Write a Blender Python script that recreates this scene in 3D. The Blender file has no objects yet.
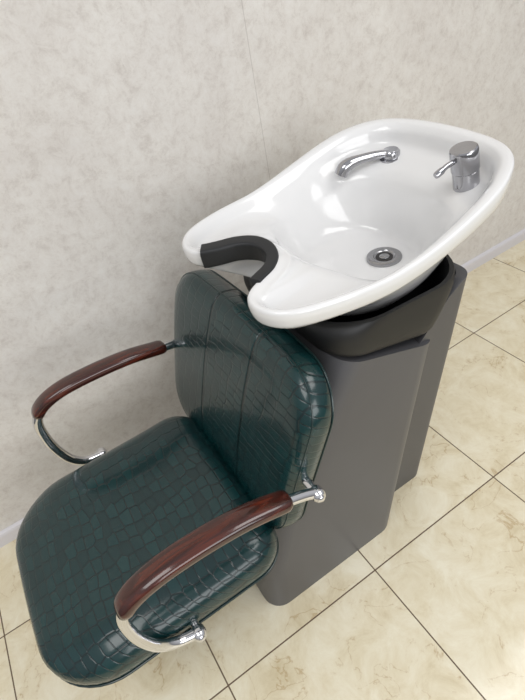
import bpy, bmesh, math
from mathutils import Vector, Matrix

scene = bpy.context.scene
scene.view_settings.view_transform = 'Standard'
CY = 0.765
ROOT = Vector((0.35, CY, 0.0))

# ---------------------------------------------------------------- materials
def srgb(r, g, b):
    def f(c):
        c /= 255.0
        return c/12.92 if c <= 0.04045 else ((c+0.055)/1.055)**2.4
    return (f(r), f(g), f(b), 1.0)

def new_mat(name):
    m = bpy.data.materials.new(name)
    m.use_nodes = True
    nt = m.node_tree
    return m, nt, nt.nodes["Principled BSDF"]

def N(nt, typ, **kw):
    n = nt.nodes.new(typ)
    for k, v in kw.items():
        setattr(n, k, v)
    return n

def simple(name, col, rough=0.4, metal=0.0, coat=0.0, noise=0.03):
    m, nt, b = new_mat(name)
    tc = N(nt, 'ShaderNodeTexCoord')
    nz = N(nt, 'ShaderNodeTexNoise'); nz.inputs['Scale'].default_value = 14
    nt.links.new(tc.outputs['Object'], nz.inputs['Vector'])
    mx = N(nt, 'ShaderNodeMix', data_type='RGBA')
    mx.inputs[6].default_value = tuple(c*(1-noise) for c in col[:3])+(1,)
    mx.inputs[7].default_value = tuple(min(1, c*(1+noise)) for c in col[:3])+(1,)
    nt.links.new(nz.outputs['Fac'], mx.inputs[0])
    nt.links.new(mx.outputs[2], b.inputs['Base Color'])
    b.inputs['Roughness'].default_value = rough
    b.inputs['Metallic'].default_value = metal
    b.inputs['Coat Weight'].default_value = coat
    b.inputs['Coat Roughness'].default_value = 0.05
    return m

def mth(nt, op, a, b=None):
    n = N(nt, 'ShaderNodeMath', operation=op)
    for i, v in enumerate((a, b)):
        if v is None: continue
        if isinstance(v, (int, float)): n.inputs[i].default_value = v
        else: nt.links.new(v, n.inputs[i])
    return n.outputs[0]

def ramp(nt, fac, stops):
    r = N(nt, 'ShaderNodeValToRGB')
    els = r.color_ramp.elements
    while len(els) < len(stops): els.new(0.5)
    for e, (p, c) in zip(els, stops):
        e.position = p; e.color = c
    nt.links.new(fac, r.inputs[0])
    return r.outputs[0]

def mixc(nt, fac, a, b, mode='MIX'):
    mx = N(nt, 'ShaderNodeMix', data_type='RGBA', blend_type=mode)
    for idx, v in ((0, fac), (6, a), (7, b)):
        if isinstance(v, (int, float, tuple)): mx.inputs[idx].default_value = v
        else: nt.links.new(v, mx.inputs[idx])
    return mx.outputs[2]

BACK_OFF = .045
SEAM = .094
def leather_mat(name, back=False):
    m, nt, b = new_mat(name)
    tc = N(nt, 'ShaderNodeTexCoord')
    sx = N(nt, 'ShaderNodeSeparateXYZ'); nt.links.new(tc.outputs['Object'], sx.inputs[0])
    X, Y, Z = sx.outputs['X'], sx.outputs['Y'], sx.outputs['Z']
    if back:
        u = mth(nt, 'ADD', mth(nt, 'MULTIPLY', Y, 0.66), mth(nt, 'MULTIPLY', X, 0.15))
        v_ = mth(nt, 'ADD', Z, mth(nt, 'MULTIPLY', X, 0.55))
    else:
        u = mth(nt, 'ADD', mth(nt, 'MULTIPLY', Y, 0.66), mth(nt, 'MULTIPLY', Z, 0.3))
        v_ = mth(nt, 'ADD', X, mth(nt, 'MULTIPLY', Z, 0.8))
    cb = N(nt, 'ShaderNodeCombineXYZ'); nt.links.new(u, cb.inputs[0]); nt.links.new(v_, cb.inputs[1])
    nz = N(nt, 'ShaderNodeTexNoise'); nz.inputs['Scale'].default_value = 5
    nt.links.new(tc.outputs['Object'], nz.inputs['Vector'])
    add = N(nt, 'ShaderNodeVectorMath', operation='MULTIPLY_ADD')
    nt.links.new(nz.outputs['Color'], add.inputs[0])
    add.inputs[1].default_value = (0.035, 0.035, 0)
    nt.links.new(cb.outputs[0], add.inputs[2])
    v = N(nt, 'ShaderNodeTexVoronoi', feature='DISTANCE_TO_EDGE', voronoi_dimensions='2D')
    vc = N(nt, 'ShaderNodeTexVoronoi', feature='F1', voronoi_dimensions='2D')
    for q in (v, vc):
        q.inputs['Scale'].default_value = 42; q.inputs['Randomness'].default_value = 0.33
        nt.links.new(add.outputs[0], q.inputs['Vector'])
    edge = ramp(nt, v.outputs['Distance'], [(0.0, (0, 0, 0, 1)), (0.09, (1, 1, 1, 1))])
    cell = mixc(nt, vc.outputs['Color'], srgb(6, 39, 41), srgb(12, 53, 54))
    col = mixc(nt, edge, srgb(3, 22, 25), cell)
    b.inputs['Roughness'].default_value = 0.23
    b.inputs['Specular IOR Level'].default_value = 0.45
    b.inputs['Coat Weight'].default_value = 0.3
    b.inputs['Coat Roughness'].default_value = 0.08
    bp = N(nt, 'ShaderNodeBump'); bp.inputs['Strength'].default_value = 0.36
    bp.inputs['Distance'].default_value = 0.0015
    nt.links.new(edge, bp.inputs['Height'])
    nrm = bp.outputs[0]
    fine = N(nt, 'ShaderNodeTexNoise'); fine.inputs['Scale'].default_value = 9
    nt.links.new(tc.outputs['Object'], fine.inputs['Vector'])
    b3 = N(nt, 'ShaderNodeBump'); b3.inputs['Strength'].default_value = 0.35
    b3.inputs['Distance'].default_value = 0.004
    nt.links.new(fine.outputs['Fac'], b3.inputs['Height']); nt.links.new(nrm, b3.inputs['Normal'])
    nrm = b3.outputs[0]
    if back:
        d = mth(nt, 'ABSOLUTE', mth(nt, 'SUBTRACT', mth(nt, 'ABSOLUTE', mth(nt, 'SUBTRACT', Y, BACK_OFF)), SEAM))
        g = mth(nt, 'MINIMUM', mth(nt, 'DIVIDE', d, 0.006), 1.0)
        b2 = N(nt, 'ShaderNodeBump'); b2.inputs['Strength'].default_value = 1.0
        b2.inputs['Distance'].default_value = 0.005
        nt.links.new(mth(nt, 'POWER', g, 0.6), b2.inputs['Height']); nt.links.new(nrm, b2.inputs['Normal'])
        nrm = b2.outputs[0]
        col = mixc(nt, mth(nt, 'LESS_THAN', d, 0.0014), col, srgb(2, 11, 13))
    nt.links.new(col, b.inputs['Base Color'])
    nt.links.new(nrm, b.inputs['Normal'])
    return m

def wood_mat():
    m, nt, b = new_mat('dark_wood')
    tc = N(nt, 'ShaderNodeTexCoord')
    mp = N(nt, 'ShaderNodeMapping'); mp.inputs['Scale'].default_value = (2, 26, 22)
    nt.links.new(tc.outputs['Object'], mp.inputs['Vector'])
    nz = N(nt, 'ShaderNodeTexNoise'); nz.inputs['Scale'].default_value = 3.5
    nz.inputs['Detail'].default_value = 5; nz.inputs['Distortion'].default_value = 0.6
    nt.links.new(mp.outputs[0], nz.inputs['Vector'])
    c = ramp(nt, nz.outputs['Fac'], [(0.3, srgb(36, 12, 7)), (0.52, srgb(62, 22, 12)), (0.72, srgb(92, 36, 19))])
    nt.links.new(c, b.inputs['Base Color'])
    b.inputs['Roughness'].default_value = 0.16
    b.inputs['Coat Weight'].default_value = 0.5
    b.inputs['Coat Roughness'].default_value = 0.04
    return m

def wall_mat():
    m, nt, b = new_mat('mottled_wallpaper')
    tc = N(nt, 'ShaderNodeTexCoord')
    n1 = N(nt, 'ShaderNodeTexNoise'); n1.inputs['Scale'].default_value = 3.0
    n1.inputs['Detail'].default_value = 10; n1.inputs['Roughness'].default_value = 0.66
    n1.inputs['Distortion'].default_value = 0.2
    nt.links.new(tc.outputs['Object'], n1.inputs['Vector'])
    n2 = N(nt, 'ShaderNodeTexNoise'); n2.inputs['Scale'].default_value = 24
    n2.inputs['Detail'].default_value = 14; n2.inputs['Roughness'].default_value = 0.85
    n2.inputs['Distortion'].default_value = 0.3
    nt.links.new(tc.outputs['Object'], n2.inputs['Vector'])
    c1 = ramp(nt, n1.outputs['Fac'], [(0.30, srgb(214, 210, 206)), (0.5, srgb(221, 218, 214)), (0.7, srgb(228, 226, 222))])
    c2 = ramp(nt, n2.outputs['Fac'], [(0.36, srgb(218, 212, 207)), (0.5, srgb(247, 245, 242)), (0.60, srgb(255, 255, 254))])
    c = mixc(nt, 0.75, c1, c2, 'MULTIPLY')
    sx = N(nt, 'ShaderNodeSeparateXYZ'); nt.links.new(tc.outputs['Object'], sx.inputs[0])
    d = mth(nt, 'PINGPONG', mth(nt, 'ADD', sx.outputs['X'], 21.2-0.7526), 1.06)
    seam = mth(nt, 'LESS_THAN', d, 0.0011)
    c = mixc(nt, mth(nt, 'MULTIPLY', seam, 0.4), c, srgb(150, 142, 136))
    nt.links.new(c, b.inputs['Base Color'])
    b.inputs['Roughness'].default_value = 0.7
    bp = N(nt, 'ShaderNodeBump'); bp.inputs['Strength'].default_value = 0.4
    bp.inputs['Distance'].default_value = 0.002
    nt.links.new(n2.outputs['Fac'], bp.inputs['Height'])
    nt.links.new(bp.outputs[0], b.inputs['Normal'])
    return m

def floor_mat():
    T = 0.512; X0 = 0.423; Y0 = 0.494
    m, nt, b = new_mat('marble_tiles')
    tc = N(nt, 'ShaderNodeTexCoord')
    sx = N(nt, 'ShaderNodeSeparateXYZ'); nt.links.new(tc.outputs['Object'], sx.inputs[0])
    ax = mth(nt, 'ADD', sx.outputs['X'], 20*T - X0)
    ay = mth(nt, 'ADD', sx.outputs['Y'], 20*T - Y0)
    px = mth(nt, 'PINGPONG', ax, T/2); py = mth(nt, 'PINGPONG', ay, T/2)
    d = mth(nt, 'MINIMUM', px, py)
    grout = mth(nt, 'LESS_THAN', d, 0.0019)
    ix = mth(nt, 'FLOOR', mth(nt, 'DIVIDE', ax, T)); iy = mth(nt, 'FLOOR', mth(nt, 'DIVIDE', ay, T))
    cb = N(nt, 'ShaderNodeCombineXYZ'); nt.links.new(ix, cb.inputs[0]); nt.links.new(iy, cb.inputs[1])
    wn = N(nt, 'ShaderNodeTexWhiteNoise'); nt.links.new(cb.outputs[0], wn.inputs['Vector'])
    off = N(nt, 'ShaderNodeVectorMath', operation='MULTIPLY_ADD')
    nt.links.new(wn.outputs['Color'], off.inputs[0]); off.inputs[1].default_value = (9, 9, 9)
    nt.links.new(tc.outputs['Object'], off.inputs[2])
    n1 = N(nt, 'ShaderNodeTexNoise'); n1.inputs['Scale'].default_value = 9
    n1.inputs['Detail'].default_value = 12; n1.inputs['Roughness'].default_value = 0.72; n1.inputs['Distortion'].default_value = 0.5
    nt.links.new(off.outputs[0], n1.inputs['Vector'])
    n2 = N(nt, 'ShaderNodeTexNoise'); n2.inputs['Scale'].default_value = 8
    n2.inputs['Detail'].default_value = 8; n2.inputs['Distortion'].default_value = 0.6
    nt.links.new(off.outputs[0], n2.inputs['Vector'])
    c = ramp(nt, n1.outputs['Fac'], [(0.32, srgb(210, 196, 163)), (0.46, srgb(224, 213, 184)), (0.66, srgb(236, 229, 206))])
    vein = mth(nt, 'ABSOLUTE', mth(nt, 'SUBTRACT', n2.outputs['Fac'], 0.5))
    vf = ramp(nt, vein, [(0.0, (1, 1, 1, 1)), (0.009, (0, 0, 0, 1))])
    gate = ramp(nt, n1.outputs['Fac'], [(0.43, (1, 1, 1, 1)), (0.53, (0, 0, 0, 1))])
    c = mixc(nt, mth(nt, 'MULTIPLY', mth(nt, 'MULTIPLY', vf, gate), 0.65), c, srgb(180, 152, 110))
    c = mixc(nt, grout, c, srgb(104, 86, 68))
    nt.links.new(c, b.inputs['Base Color'])
    r = mth(nt, 'ADD', mth(nt, 'MULTIPLY', grout, 0.5), 0.13)
    nt.links.new(r, b.inputs['Roughness'])
    bp = N(nt, 'ShaderNodeBump'); bp.inputs['Strength'].default_value = 0.5; bp.inputs['Distance'].default_value = 0.002
    nt.links.new(mth(nt, 'SUBTRACT', 1.0, grout), bp.inputs['Height'])
    nt.links.new(bp.outputs[0], b.inputs['Normal'])
    return m

M_leather = leather_mat('green_crocodile_leather', False)
M_leather_back = leather_mat('green_crocodile_leather_upright', True)
M_piping = simple('piping_leather', srgb(6, 38, 39), 0.3, coat=0.2)
M_wood = wood_mat()
M_chrome = simple('chrome', srgb(222, 222, 225), 0.08, 1.0)
M_chrome_fit = simple('chrome_fittings', srgb(178, 178, 182), 0.10, 1.0)
M_chrome_dull = simple('brushed_chrome', srgb(165, 165, 167), 0.2, 1.0)
M_ceramic = simple('white_ceramic', srgb(222, 222, 222), 0.14, coat=0.5, noise=0.01)
M_rubber = simple('black_rubber', srgb(24, 26, 29), 0.5)
M_black = simple('black_plastic', srgb(18, 19, 21), 0.5)
M_grey = simple('graphite_paint', srgb(91, 91, 94), 0.36, 0.3)
M_greyd = simple('graphite_paint_dark', srgb(83, 83, 86), 0.42, 0.3)
M_steel = simple('black_steel', srgb(22, 22, 24), 0.5)
M_hole = simple('dark_holes', srgb(44, 42, 42), 0.6)
M_base = simple('skirting_white', srgb(212, 209, 212), 0.4)

# ---------------------------------------------------------------- geometry helpers
def make_obj(name, verts, faces, mat, parent=None, smooth=True, sharp=38, origin=None):
    org = origin if origin is not None else (ROOT if parent is not None else Vector((0, 0, 0)))
    me = bpy.data.meshes.new(name)
    bm = bmesh.new()
    vs = [bm.verts.new(Vector(v)-org) for v in verts]
    bm.verts.ensure_lookup_table()
    for f in faces:
        ff = []
        for i in f:
            if vs[i] not in ff: ff.append(vs[i])
        if len(ff) > 2:
            try: bm.faces.new(ff)
            except ValueError: pass
    bmesh.ops.remove_doubles(bm, verts=bm.verts, dist=1e-6)
    bmesh.ops.recalc_face_normals(bm, faces=bm.faces)
    bm.to_mesh(me); bm.free()
    me.materials.append(mat)
    if smooth:
        for p in me.polygons: p.use_smooth = True
        try: me.set_sharp_from_angle(angle=math.radians(sharp))
        except Exception: pass
    ob = bpy.data.objects.new(name, me)
    scene.collection.objects.link(ob)
    if parent is not None:
        ob.parent = parent
    else:
        ob.location = org
    return ob

def loft(rings, cap0=True, cap1=True, closed=True):
    n = len(rings[0]); V = []; F = []
    for r in rings: V += [tuple(p) for p in r]
    for k in range(len(rings)-1):
        for i in range(n if closed else n-1):
            j = (i+1) % n
            F.append((k*n+i, k*n+j, (k+1)*n+j, (k+1)*n+i))
    def cap(k):
        c = sum((Vector(p) for p in rings[k]), Vector())/n
        V.append(tuple(c)); ci = len(V)-1
        for i in range(n): F.append((k*n+i, k*n+(i+1) % n, ci))
    if cap0: cap(0)
    if cap1: cap(len(rings)-1)
    return V, F

def merge(*parts):
    V = []; F = []
    for v, f in parts:
        o = len(V); V += list(v); F += [tuple(i+o for i in q) for q in f]
    return V, F

def catmull(pts, per=8, closed=False):
    pts = [Vector(p) for p in pts]; n = len(pts); out = []
    segs = n if closed else n-1
    for i in range(segs):
        if closed: p0, p1, p2, p3 = pts[(i-1) % n], pts[i], pts[(i+1) % n], pts[(i+2) % n]
        else: p0, p1, p2, p3 = pts[max(i-1, 0)], pts[i], pts[i+1], pts[min(i+2, n-1)]
        for k in range(per):
            t = k/per
            out.append(0.5*((2*p1)+(p2-p0)*t+(2*p0-5*p1+4*p2-p3)*t*t+(3*p1-p0-3*p2+p3)*t**3))
    if not closed: out.append(pts[-1].copy())
    return out

def resample(pts, n, closed=False):
    P = [Vector(p) for p in pts]
    if closed: P = P+[P[0]]
    L = [0]
    for a, b in zip(P, P[1:]): L.append(L[-1]+(b-a).length)
    tot = L[-1]; out = []; k = 0
    cnt = n if closed else n-1
    for i in range(n):
        s = tot*i/cnt
        while k < len(L)-2 and L[k+1] < s: k += 1
        seg = L[k+1]-L[k]
        t = 0 if seg == 0 else (s-L[k])/seg
        out.append(P[k].lerp(P[k+1], min(max(t, 0), 1)))
    return out

def sweep(pts, a, b, hint=(0, 1, 0), closed=False, seg=16, power=2.0):
    """a = half size along hint, b = half size across; may be functions of t in 0..1"""
    hint = Vector(hint); n = len(pts); rings = []
    for i, p in enumerate(pts):
        p = Vector(p)
        if closed: T = Vector(pts[(i+1) % n])-Vector(pts[i-1])
        else: T = Vector(pts[min(i+1, n-1)])-Vector(pts[max(i-1, 0)])
        T.normalize()
        S = hint-hint.dot(T)*T; S.normalize(); Nn = T.cross(S)
        t = i/(n-1)
        aa = a(t) if callable(a) else a; bb = b(t) if callable(b) else b
        ring = []
        for k in range(seg):
            th = 2*math.pi*k/seg; c = math.cos(th); s = math.sin(th)
            e = 2/power
            ring.append(p+S*aa*math.copysign(abs(c)**e, c)+Nn*bb*math.copysign(abs(s)**e, s))
        rings.append(ring)
    if closed:
        rings.append(rings[0]); return loft(rings, False, False)
    return loft(rings)

def cyl(p0, p1, profile, seg=32):
    """lathe along p0->p1; profile list of (t, radius)"""
    p0 = Vector(p0); p1 = Vector(p1); T = (p1-p0).normalized()
    h = Vector((1, 0, 0)) if abs(T.x) < 0.8 else Vector((0, 0, 1))
    S = (h-h.dot(T)*T).normalized(); Nn = T.cross(S); L = p1-p0
    rings = [[p0+L*t+(S*math.cos(2*math.pi*k/seg)+Nn*math.sin(2*math.pi*k/seg))*r for k in range(seg)] for t, r in profile]
    return loft(rings)

def rrect(hx, hy, r, nc=8, ns=10):
    rp, rn = r if isinstance(r, tuple) else (r, r)      # radius of +x corners, of -x corners
    lim = lambda q: max(min(q, hx*0.98, hy*0.98), 0.0005)
    rp, rn = lim(rp), lim(rn); P = []
    cs = [(hx-rp, hy-rp, 0, rp), (-(hx-rn), hy-rn, 90, rn), (-(hx-rn), -(hy-rn), 180, rn), (hx-rp, -(hy-rp), 270, rp)]
    for q, (cx, cy, a0, rr) in enumerate(cs):
        for k in range(nc+1):
            a = math.radians(a0+90*k/nc)
            P.append((cx+rr*math.cos(a), cy+rr*math.sin(a)))
        nx = cs[(q+1) % 4]; a1 = math.radians(nx[2])
        e = (nx[0]+nx[3]*math.cos(a1), nx[1]+nx[3]*math.sin(a1)); s = P[-1]
        for k in range(1, ns):
            t = k/ns; P.append((s[0]+(e[0]-s[0])*t, s[1]+(e[1]-s[1])*t))
    return P

def smooth01(t):
    t = min(max(t, 0), 1); return t*t*(3-2*t)

def box(x0, x1, y0, y1, z0, z1, b=0.0):
    if b <= 0:
        r0 = [(x0, y0, z0), (x1, y0, z0), (x1, y1, z0), (x0, y1, z0)]
        return loft([r0, [(p[0], p[1], z1) for p in r0]])
    cx, cy = (x0+x1)/2, (y0+y1)/2; hx, hy = (x1-x0)/2, (y1-y0)/2; rings = []
    for ins, z in ((b, z0), (0.3*b, z0+0.3*b), (0, z0+b), (0, z1-b), (0.3*b, z1-0.3*b), (b, z1)):
        rings.append([(cx+p[0], cy+p[1], z) for p in rrect(hx-ins, hy-ins, b, 4, 2)])
    return loft(rings)

# ---------------------------------------------------------------- room
def struct(o, name=None):
    o["kind"] = "structure"; return o
WY = 1.335
struct(make_obj('floor', *box(-2.2, 4.2, -1.6, WY+0.1, -0.08, 0.0), floor_mat(), smooth=False))
struct(make_obj('wall_back', *box(-2.2, 4.2, WY, WY+0.1, 0.0, 2.75), wall_mat(), smooth=False))
bb = [(WY, 0.0), (WY-0.014, 0.0), (WY-0.014, 0.045), (WY-0.011, 0.054), (WY-0.005, 0.058), (WY, 0.06)]
struct(make_obj('baseboard_back', *loft([[(x, y, z) for y, z in bb] for x in (-2.2, 4.2)]), M_base, smooth=False))

# ---------------------------------------------------------------- wash unit
root = bpy.data.objects.new('salon_wash_unit', None)
root.location = ROOT; scene.collection.objects.link(root)
root["label"] = "salon backwash chair in dark green crocodile leather with white ceramic basin"
root["category"] = "salon wash chair"

# --- pedestal body
def interp(x, tab):
    if x <= tab[0][0]: return tab[0][1]
    for (a, va), (b, vb) in zip(tab, tab[1:]):
        if x <= b:
            return va+(vb-va)*(x-a)/(b-a)
    return tab[-1][1]
FX = [(0, .11), (.2, .135), (.4, .21), (.6, .32), (.8, .42)]
RX = [(0, .575), (.8, .70)]
rings = []
nz = 16
for k in range(nz+1):
    t = k/nz; z = 0.8*t
    x0 = interp(z, FX); x1 = interp(z, RX)
    cx = (x0+x1)/2; hx = (x1-x0)/2
    rg = []
    for p in rrect(hx, 0.195, 0.055, 8, 6):
        X = cx+p[0]
        zt = 0.80-0.37*(X-0.42)            # sloping upper edge
        rg.append((X, CY+p[1], zt*t))
    rings.append(rg)
make_obj('pedestal', *loft(rings), M_grey, root)["label"] = "graphite painted metal pedestal housing"

rings = []
for k in range(9):
    t = k/8
    x0, x1 = .50+.08*t, .775+.03*t; hy = .115+.07*t
    cx = (x0+x1)/2; hx = (x1-x0)/2
    rings.append([(cx+p[0], CY+p[1], t*(.68+.15*smooth01((cx+p[0]-.58)/.20))) for p in rrect(hx, hy, 0.04, 8, 4)])
top = rings[-1]; tc_ = (.6925, CY)
rings.append([(tc_[0]+(p[0]-tc_[0])*.98, CY+(p[1]-CY)*.98, p[2]+.001) for p in top])
rings.append([(tc_[0]+(p[0]-tc_[0])*.88, CY+(p[1]-CY)*.88, p[2]-.002) for p in top])
rings.append([(tc_[0]+(p[0]-tc_[0])*.80, CY+(p[1]-CY)*.80, min(p[2]-.016, .79)) for p in top])
rings.append([(tc_[0]+(p[0]-tc_[0])*.76, CY+(p[1]-CY)*.76, .62) for p in top])
make_obj('rear_cover', *loft(rings), M_greyd, root)["label"] = "graphite rear pipe cover"

# --- black cradle
def crad(x0, x1, hy, z0, z1, r):
    cx = (x0+x1)/2; hx = (x1-x0)/2; rg = []
    for p in rrect(hx, hy, r, 8, 6):
        X = cx+p[0]; t = (X-x0)/(x1-x0)
        rg.append((X, CY+.004+p[1], z0+(z1-z0)*t))
    return rg
rings = [crad(.44, .695, .182, .800, .722, .06), crad(.418, .712, .192, .805, .726, .07), crad(.406, .724, .197, .813, .735, .075),
         crad(.400, .738, .200, .825, .757, .08), crad(.397, .752, .202, .838, .780, .085), crad(.395, .768, .203, .851, .805, .09),
         crad(.393, .784, .204, .866, .832, .10), crad(.392, .796, .2045, .878, .850, .12), crad(.393, .799, .204, .882, .856, .13),
         crad(.402, .794, .196, .882, .856, .13), crad(.43, .786, .176, .842, .812, .12), crad(.48, .765, .140, .79, .775, .10), crad(.50, .72, .12, .770, .765, .09)]
make_obj('basin_cradle', *loft(rings), M_black, root, sharp=50)["label"] = "black plastic basin cradle"

# --- basin
def BY(x, y): return CY+y+.024*(x-.27)/.68
BCY = CY+.015
half = [(.944, 0), (.942, .05), (.932, .114), (.908, .170), (.865, .214), (.80, .245), (.73, .257), (.64, .260), (.55, .256),
        (.45, .246), (.37, .228), (.318, .206), (.290, .178), (.278, .146), (.282, .115), (.298, .095), (.328, .079), (.366, .063), (.393, .036), (.403, 0)]
loopc = half+[(x, -y) for x, y in half[-2:0:-1]]
NB = 168
o2 = catmull([(x, y, 0) for x, y in loopc], 10, True)
outline = resample(o2, NB, True)
def rimz(x):   # gentle saddle: dips slightly along the sides, rises to the back
    return 1.000-.005*smooth01((x-.33)/.20)+.070*smooth01((x-.48)/.44)
nrmls = []
for i in range(NB):
    T = outline[(i+1) % NB]-outline[i-1]; T.normalize()
    nrmls.append(Vector((T.y, -T.x, 0)))   # outward for CCW
def rz(o):
    k = smooth01((abs(o.y)-.10)/.08) if o.x < .5 else 1
    return rimz(o.x)*k+1.000*(1-k)
def inset(d, dz, rear=0.0, soft=0.0, wide=0.0):
    rg = []
    for i in range(NB):
        o = outline[i]
        p = o-nrmls[i]*d*(1+wide*smooth01((o.x-.5)/.3))
        fr = smooth01((.46-o.x)/.10)*smooth01((.16-abs(o.y))/.06)
        z = rz(o)+dz*(1-soft*fr)-rear*smooth01((o.x-.6)/.3)
        rg.append(Vector((p.x, BY(p.x, p.y), z)))
    return rg
BCX = 0.64
angs = []
for i in range(NB):
    a = math.atan2(outline[i].y, outline[i].x-BCX)
    if a < -1e-6: a += 2*math.pi
    s = 2*math.pi*i/NB
    angs.append(0.45*a+0.55*s if i else 0.0)
def ell(cx, rx, ry, zf, pw=2.2):
    rg = []
    for a in angs:
        c, s = math.cos(a), math.sin(a); e = 2/pw
        x = cx+rx*math.copysign(abs(c)**e, c); y = ry*math.copysign(abs(s)**e, s)
        z = zf(x) if callable(zf) else zf
        rg.append(Vector((x, BY(x, y), z)))
    return rg
key = [ell(.63, .10, .09, .798), ell(.63, .16, .145, .820), ell(.63, .215, .178, lambda x: .870), inset(.044, -.070, .02), inset(.018, -.048, .014), inset(.004, -.034, .008), inset(0, -.016, .003),
       inset(.0008, -.005), inset(.004, -.0005), inset(.010, 0, 0, 0, .4), inset(.017, -.004, 0, .5, .5), inset(.024, -.013, .006, .7, .5),
       inset(.034, -.026, .024, .8, .35),
       ell(.634, .184, .194, lambda x: .932+.051*smooth01((x-.62)/.18)+.038*smooth01((.56-x)/.12), 2.4),
       ell(.632, .160, .168, lambda x: .894+.014*smooth01((x-.65)/.12)+.032*smooth01((.57-x)/.11), 2.3), ell(.650, .134, .138, lambda x: .859+.014*smooth01((.57-x)/.06)), ell(.687, .088, .08, .841), ell(.708, .03, .03, .834, 2)]
prof = []
for j in range(len(key)-1):
    K0, K1, K2, K3 = key[max(j-1, 0)], key[j], key[j+1], key[min(j+2, len(key)-1)]
    for q in range(4):
        t = q/4; rg = []
        for i in range(NB):
            p0, p1, p2, p3 = K0[i], K1[i], K2[i], K3[i]
            m1 = (p2-p0)*0.38; m2 = (p3-p1)*0.38
            L = (p2-p1).length
            if m1.length > L: m1 = m1.normalized()*L
            if m2.length > L: m2 = m2.normalized()*L
            h00 = 2*t**3-3*t*t+1; h10 = t**3-2*t*t+t; h01 = -2*t**3+3*t*t; h11 = t**3-t*t
            rg.append(p1*h00+m1*h10+p2*h01+m2*h11)
        prof.append(rg)
prof.append(key[-1])
basin = make_obj('basin', *loft(prof), M_ceramic, root, sharp=80)
basin["label"] = "white glazed ceramic shampoo basin with neck notch"

# drain
DX, DY, DZ = .706, BCY-.018, .8365
d1 = cyl((DX, DY, DZ-.006), (DX, DY, DZ+.007), [(0, .042), (.6, .042), (.85, .041), (1, .036), (.95, .026), (.72, .024), (.68, .022)], 40)
cap = cyl((DX, DY, DZ), (DX, DY, DZ+.0062), [(0, .012), (.8, .012), (1, .010)], 24)
drain = make_obj('drain', *merge(d1, cap), M_chrome_dull, basin, sharp=50)
drain["label"] = "round chrome drain with strainer"
holes = cyl((DX, DY, DZ), (DX, DY, DZ+.0036), [(0, .0205), (1, .0205)], 32)
make_obj('drain_opening', *holes, M_hole, drain)

# neck rest: broad over the far lip, narrowing into a tail on the near side of the notch
idx = [i for i in range(NB) if outline[i].x < .41 and -.088 < outline[i].y < .102]
path = []
for i in idx:
    p = outline[i]+nrmls[i]*0.001
    path.append(Vector((p.x, BY(p.x, p.y), rz(outline[i])-.010)))
path = resample(path, 60)
def endr(t, r, e=0.05):
    d = min(t, 1-t)/e
    return r*(math.sqrt(max(1-(1-min(d, 1))**2, 0))*0.75+0.25)
nk = make_obj('neck_rest', *sweep(path, lambda t: endr(t, .0210-.0055*smooth01((t-.35)/.4), .02), lambda t: endr(t, .0180-.006*smooth01((t-.35)/.4), .02), (0, 0, 1), seg=40, power=7), M_rubber, basin, sharp=60)
nk["label"] = "black rubber neck rest pad"

# faucet
fx, fy, fz = .840, CY-.110, .984
def ax(t): return (fx-.020*t, fy+.004*t, fz+.100*t)
fa = cyl(ax(-.20), ax(1), [(0, .034), (.20, .034), (.23, .0270), (.60, .0270), (.610, .0258), (.62, .0285), (.95, .0285), (.985, .027), (1.0, .024)])
lb = Vector(ax(.80))
lever = sweep([lb+Vector((-.015, .002, 0)), lb+Vector((-.042, .005, -.005)), lb+Vector((-.060, .007, -.012))], .0055, .0055, (0, 0, 1), seg=12)
knob = cyl(lb+Vector((-.052, .006, -.009)), lb+Vector((-.071, .008, -.017)), [(0, .006), (.2, .0073), (.8, .0073), (1, .006)], 16)
fo = make_obj('faucet', *merge(fa), M_chrome_fit, basin, sharp=30); fo["label"] = "chrome single lever mixer tap"
make_obj('faucet_lever', *merge(lever, knob), M_chrome_fit, fo)

# --- hand shower
hx_, hy_, hz_ = .854, CY+.132, .996
base = cyl((hx_, hy_, hz_-.034), (hx_-.003, hy_, hz_+.022), [(0, .029), (.68, .029), (.72, .0225), (.9, .0225), (1, .018)], 28)
arc = catmull([(hx_-.002, hy_, hz_+.008), (hx_-.02, hy_+.006, hz_+.014), (hx_-.055, hy_+.019, hz_+.017), (hx_-.090, hy_+.032, hz_+.015), (hx_-.114, hy_+.041, hz_+.006), (hx_-.124, hy_+.044, hz_-.010)], 8)
ar = sweep(arc, lambda t: .0118+.0052*smooth01((t-.45)/.35), lambda t: .0108+.005*smooth01((t-.45)/.35), (0, 1, 0), seg=20)
hs = make_obj('hand_shower', *merge(base, ar), M_chrome_fit, basin, sharp=40)
hs["label"] = "curved chrome hand shower"

# --- seat
def seat_ring(ins, z, hx=.271, hy=.266, cx=-.088):
    rg = []
    for p in rrect(hx-ins, hy-ins, (.085-ins*.4, .140-ins*.5), 10, 12):
        x, y = p
        x -= .010*(1-(y/hy)**2)*(1 if x < 0 else 0)*smooth01(-x/hx*1.2)
        zz = z
        if z > .43:
            zz -= .018*smooth01((-.20-(x+cx))/.15)*(z-.43)/.05
            zz += .006*smooth01(((x+cx)-.02)/.14)*(z-.43)/.05
        rg.append(Vector((cx+x, CY+y, zz)))
    return rg
srs = [(.045, .388), (.012, .390), (.003, .395), (0, .404), (-.002, .42), (-.001, .438), (.004, .452), (.012, .463), (.026, .473), (.048, .480), (.08, .484), (.12, .485), (.17, .484), (.22, .483)]
seat = make_obj('seat', *loft([seat_ring(a, b) for a, b in srs]), M_leather, root, sharp=80)
seat["label"] = "dark green crocodile leather seat cushion"
pp = sweep(seat_ring(.0, .397), .0026, .0026, (0, 0, 1), True, 8)
make_obj('piping', *pp, M_piping, seat)

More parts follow.
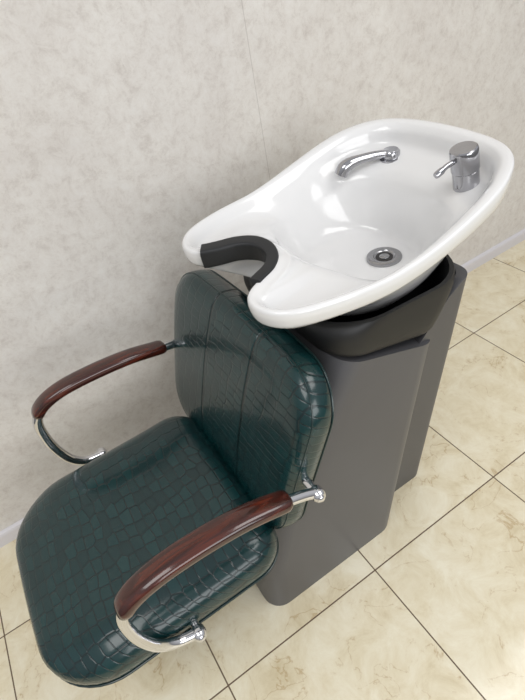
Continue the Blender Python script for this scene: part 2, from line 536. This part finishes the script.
# --- backrest
LA = math.radians(19)
UP = Vector((math.sin(LA), 0, math.cos(LA))); FN = Vector((-math.cos(LA), 0, math.sin(LA)))
BC = Vector((.244, CY+BACK_OFF, .634))
HU, HV = .307, .232
def bmap(u, v, w):
    t = (v+HV)/(2*HV)
    u2 = u*(.94+.07*smooth01(t*1.1))
    v2 = v+.008*(1-(u2/HU)**2)*(1 if v > 0 else 0)*abs(v)/HV
    ww = w+.012*(u2/HU)**2+.008*math.cos(v/HV*1.4)-.005
    return BC+UP*v2+FN*ww+Vector((0, u2, 0))
def back_ring(ins, w):
    return [bmap(u, v, w) for u, v in rrect(HU-ins, HV-ins, (.095-ins*.5, .105-ins*.5), 10, 26)]
brs = [(.17, -.070), (.08, -.070), (.03, -.068), (.010, -.063), (.0, -.053), (-.001, -.036), (0, -.020), (.004, -.008), (.012, .002), (.025, .008), (.04, .011), (.06, .013)]
def back_mesh():
    rings = [back_ring(a, b) for a, b in brs]
    n = len(rings[0])
    V, F = loft(rings, True, False)
    i_ = brs[-1][0]
    base = rrect(HU-i_, HV-i_, (.095-i_*.5, .105-i_*.5), 10, 26)
    prev0 = (len(rings)-1)*n
    K = 14
    for k in range(1, K):
        s = 1-k/K
        start = len(V)
        for (u, v) in base:
            V.append(tuple(bmap(u*s, v*s, brs[-1][1]+.004*(1-s*s))))
        for i in range(n):
            j = (i+1) % n
            F.append((prev0+i, prev0+j, start+j, start+i))
        prev0 = start
    V.append(tuple(bmap(0, 0, brs[-1][1]+.004))); ci = len(V)-1
    for i in range(n): F.append((prev0+i, prev0+(i+1) % n, ci))
    return V, F
back = make_obj('backrest', *back_mesh(), M_leather_back, root, sharp=80)
back["label"] = "dark green crocodile leather backrest with stitched seams"
pp = merge(sweep(back_ring(.003, -.010), .0016, .0016, tuple(FN), True, 8), sweep(back_ring(.003, -.060), .0026, .0026, tuple(FN), True, 8))
make_obj('piping', *pp, M_piping, back)

# --- armrests
def arm(sgn):
    far = 1 if sgn > 0 else 0
    yo = CY+sgn*.288+.024*far
    inn = CY+sgn*.235
    d0 = .028 if far else .012
    prof = [(.258, d0, .625), (.232, d0*.7, .638), (.18, .006, .658), (.10, .002, .679), (.01, 0, .689), (-.07, 0, .687), (-.128, 0, .668), (-.158, 0, .630), (-.165, 0, .57), (-.160, 0, .51), (-.144, 0, .455), (-.115, .0, .422), (-.07, .004, .410)]
    pts = [(x-far*(.006+.016*smooth01((.15-x)/.25)), yo+sgn*(dy-.006), z) for x, dy, z in prof]
    cm = catmull(pts, 8)
    e = bpy.data.objects.new('armrest', None); scene.collection.objects.link(e)
    e.parent = root; e["label"] = "curved chrome armrest with dark wood pad"
    tube = sweep(cm, .0116+.0014*far, .0116+.0014*far, (0, 1, 0), seg=18)
    px, py, pz = pts[0]
    def fix(x, y, z):
        L = abs(y+sgn*.016-inn); q = lambda d: d/L
        return cyl((x, y+sgn*.016, z), (x, inn, z), [(0, .011), (q(.004), .0138), (q(.013), .0158), (q(.024), .0145), (q(.028), .010), (1, .010)], 28)
    f1 = fix(px, py, pz)
    qx, qy, qz = pts[-1]
    f2 = fix(qx, qy, qz)
    b1 = cyl((px, py+sgn*.021, pz), (px, py+sgn*.012, pz), [(0, .005), (.3, .008), (1, .008)], 12)
    b2 = cyl((qx, qy+sgn*.021, qz), (qx, qy+sgn*.012, qz), [(0, .005), (.3, .008), (1, .008)], 12)
    make_obj('armrest_tube', *merge(tube, f1, f2, b1, b2), M_chrome, e, sharp=45)
    pad = [p+Vector((0, 0, 0.004)) for p in cm[int(8*1.65):int(8*6.9)]]
    pad = resample(pad, 48)
    def pw(t): return endr(t, .0225+.003*math.sin(math.pi*t), .04)
    def ph(t): return endr(t, .0150, .04)
    make_obj('armrest_pad', *sweep(pad, pw, ph, (0, 1, 0), seg=24, power=3.0), M_wood, e, sharp=80)["label"] = "glossy dark reddish wood armrest pad"
arm(-1); arm(1)

# --- support frame
fr = merge(box(-.20, .24, CY-.10, CY-.06, .340, .389, .004), box(-.20, .24, CY+.06, CY+.10, .340, .389, .004),
           box(-.22, -.17, CY-.16, CY+.16, .350, .389, .004), box(.02, .07, CY-.18, CY+.18, .350, .389, .004),
           box(.13, .24, CY-.15, CY+.15, .25, .37, .006))
make_obj('support_frame', *fr, M_steel, root)["label"] = "black steel seat support frame"

# ---------------------------------------------------------------- lights
def area(name, loc, size, power, col=(1, 1, 1), target=None, sy=None):
    l = bpy.data.lights.new(name, 'AREA'); l.shape = 'RECTANGLE'; l.size = size; l.size_y = sy or size
    l.energy = power; l.color = col
    o = bpy.data.objects.new(name, l); scene.collection.objects.link(o); o.location = loc
    t = Vector(target) if target else Vector((loc[0], loc[1], 0))
    o.rotation_euler = (t-Vector(loc)).to_track_quat('-Z', 'Y').to_euler()
area('ceiling_lamp', (1.3, -0.2, 2.6), 1.1, 18, (1, .985, .965))
area('ceiling_lamp', (-0.9, 0.0, 2.6), 1.1, 17, (1, .985, .965))
area('wall_fill_light', (0.2, -2.6, 1.9), 2.4, 51, (.99, .995, 1), target=(0.3, 1.3, 0.9), sy=1.7)  # added fill from the camera side to brighten wall and seat, no actual window
w = bpy.data.worlds.new('world'); scene.world = w; w.use_nodes = True
wn = w.node_tree
bg = wn.nodes['Background']
tc = wn.nodes.new('ShaderNodeTexCoord'); sp = wn.nodes.new('ShaderNodeSeparateXYZ'); rp = wn.nodes.new('ShaderNodeValToRGB')
wn.links.new(tc.outputs['Generated'], sp.inputs[0])
ma = wn.nodes.new('ShaderNodeMath'); ma.operation = 'MULTIPLY_ADD'; ma.inputs[1].default_value = .5; ma.inputs[2].default_value = .5
wn.links.new(sp.outputs['Z'], ma.inputs[0]); wn.links.new(ma.outputs[0], rp.inputs[0])
rp.color_ramp.elements[0].position = .35; rp.color_ramp.elements[0].color = (.25, .24, .23, 1)
rp.color_ramp.elements[1].position = .75; rp.color_ramp.elements[1].color = (.96, .97, 1, 1)
wn.links.new(rp.outputs[0], bg.inputs['Color']); bg.inputs['Strength'].default_value = 0.60

# ---------------------------------------------------------------- camera
cd = bpy.data.cameras.new('camera'); cam = bpy.data.objects.new('camera', cd); scene.collection.objects.link(cam)
cd.sensor_width = 36; cd.sensor_fit = 'AUTO'; cd.lens = 490/700*36; cd.clip_start = 0.02
R = Vector((.8324, -.5297, -.1632)).normalized(); F = Vector((.3060, .6848, -.6610)).normalized()
U = R.cross(F).normalized()
B = -F
cam.matrix_world = Matrix(((R.x, U.x, B.x, 0), (R.y, U.y, B.y, 0), (R.z, U.z, B.z, 1.5), (0, 0, 0, 1)))
scene.camera = cam
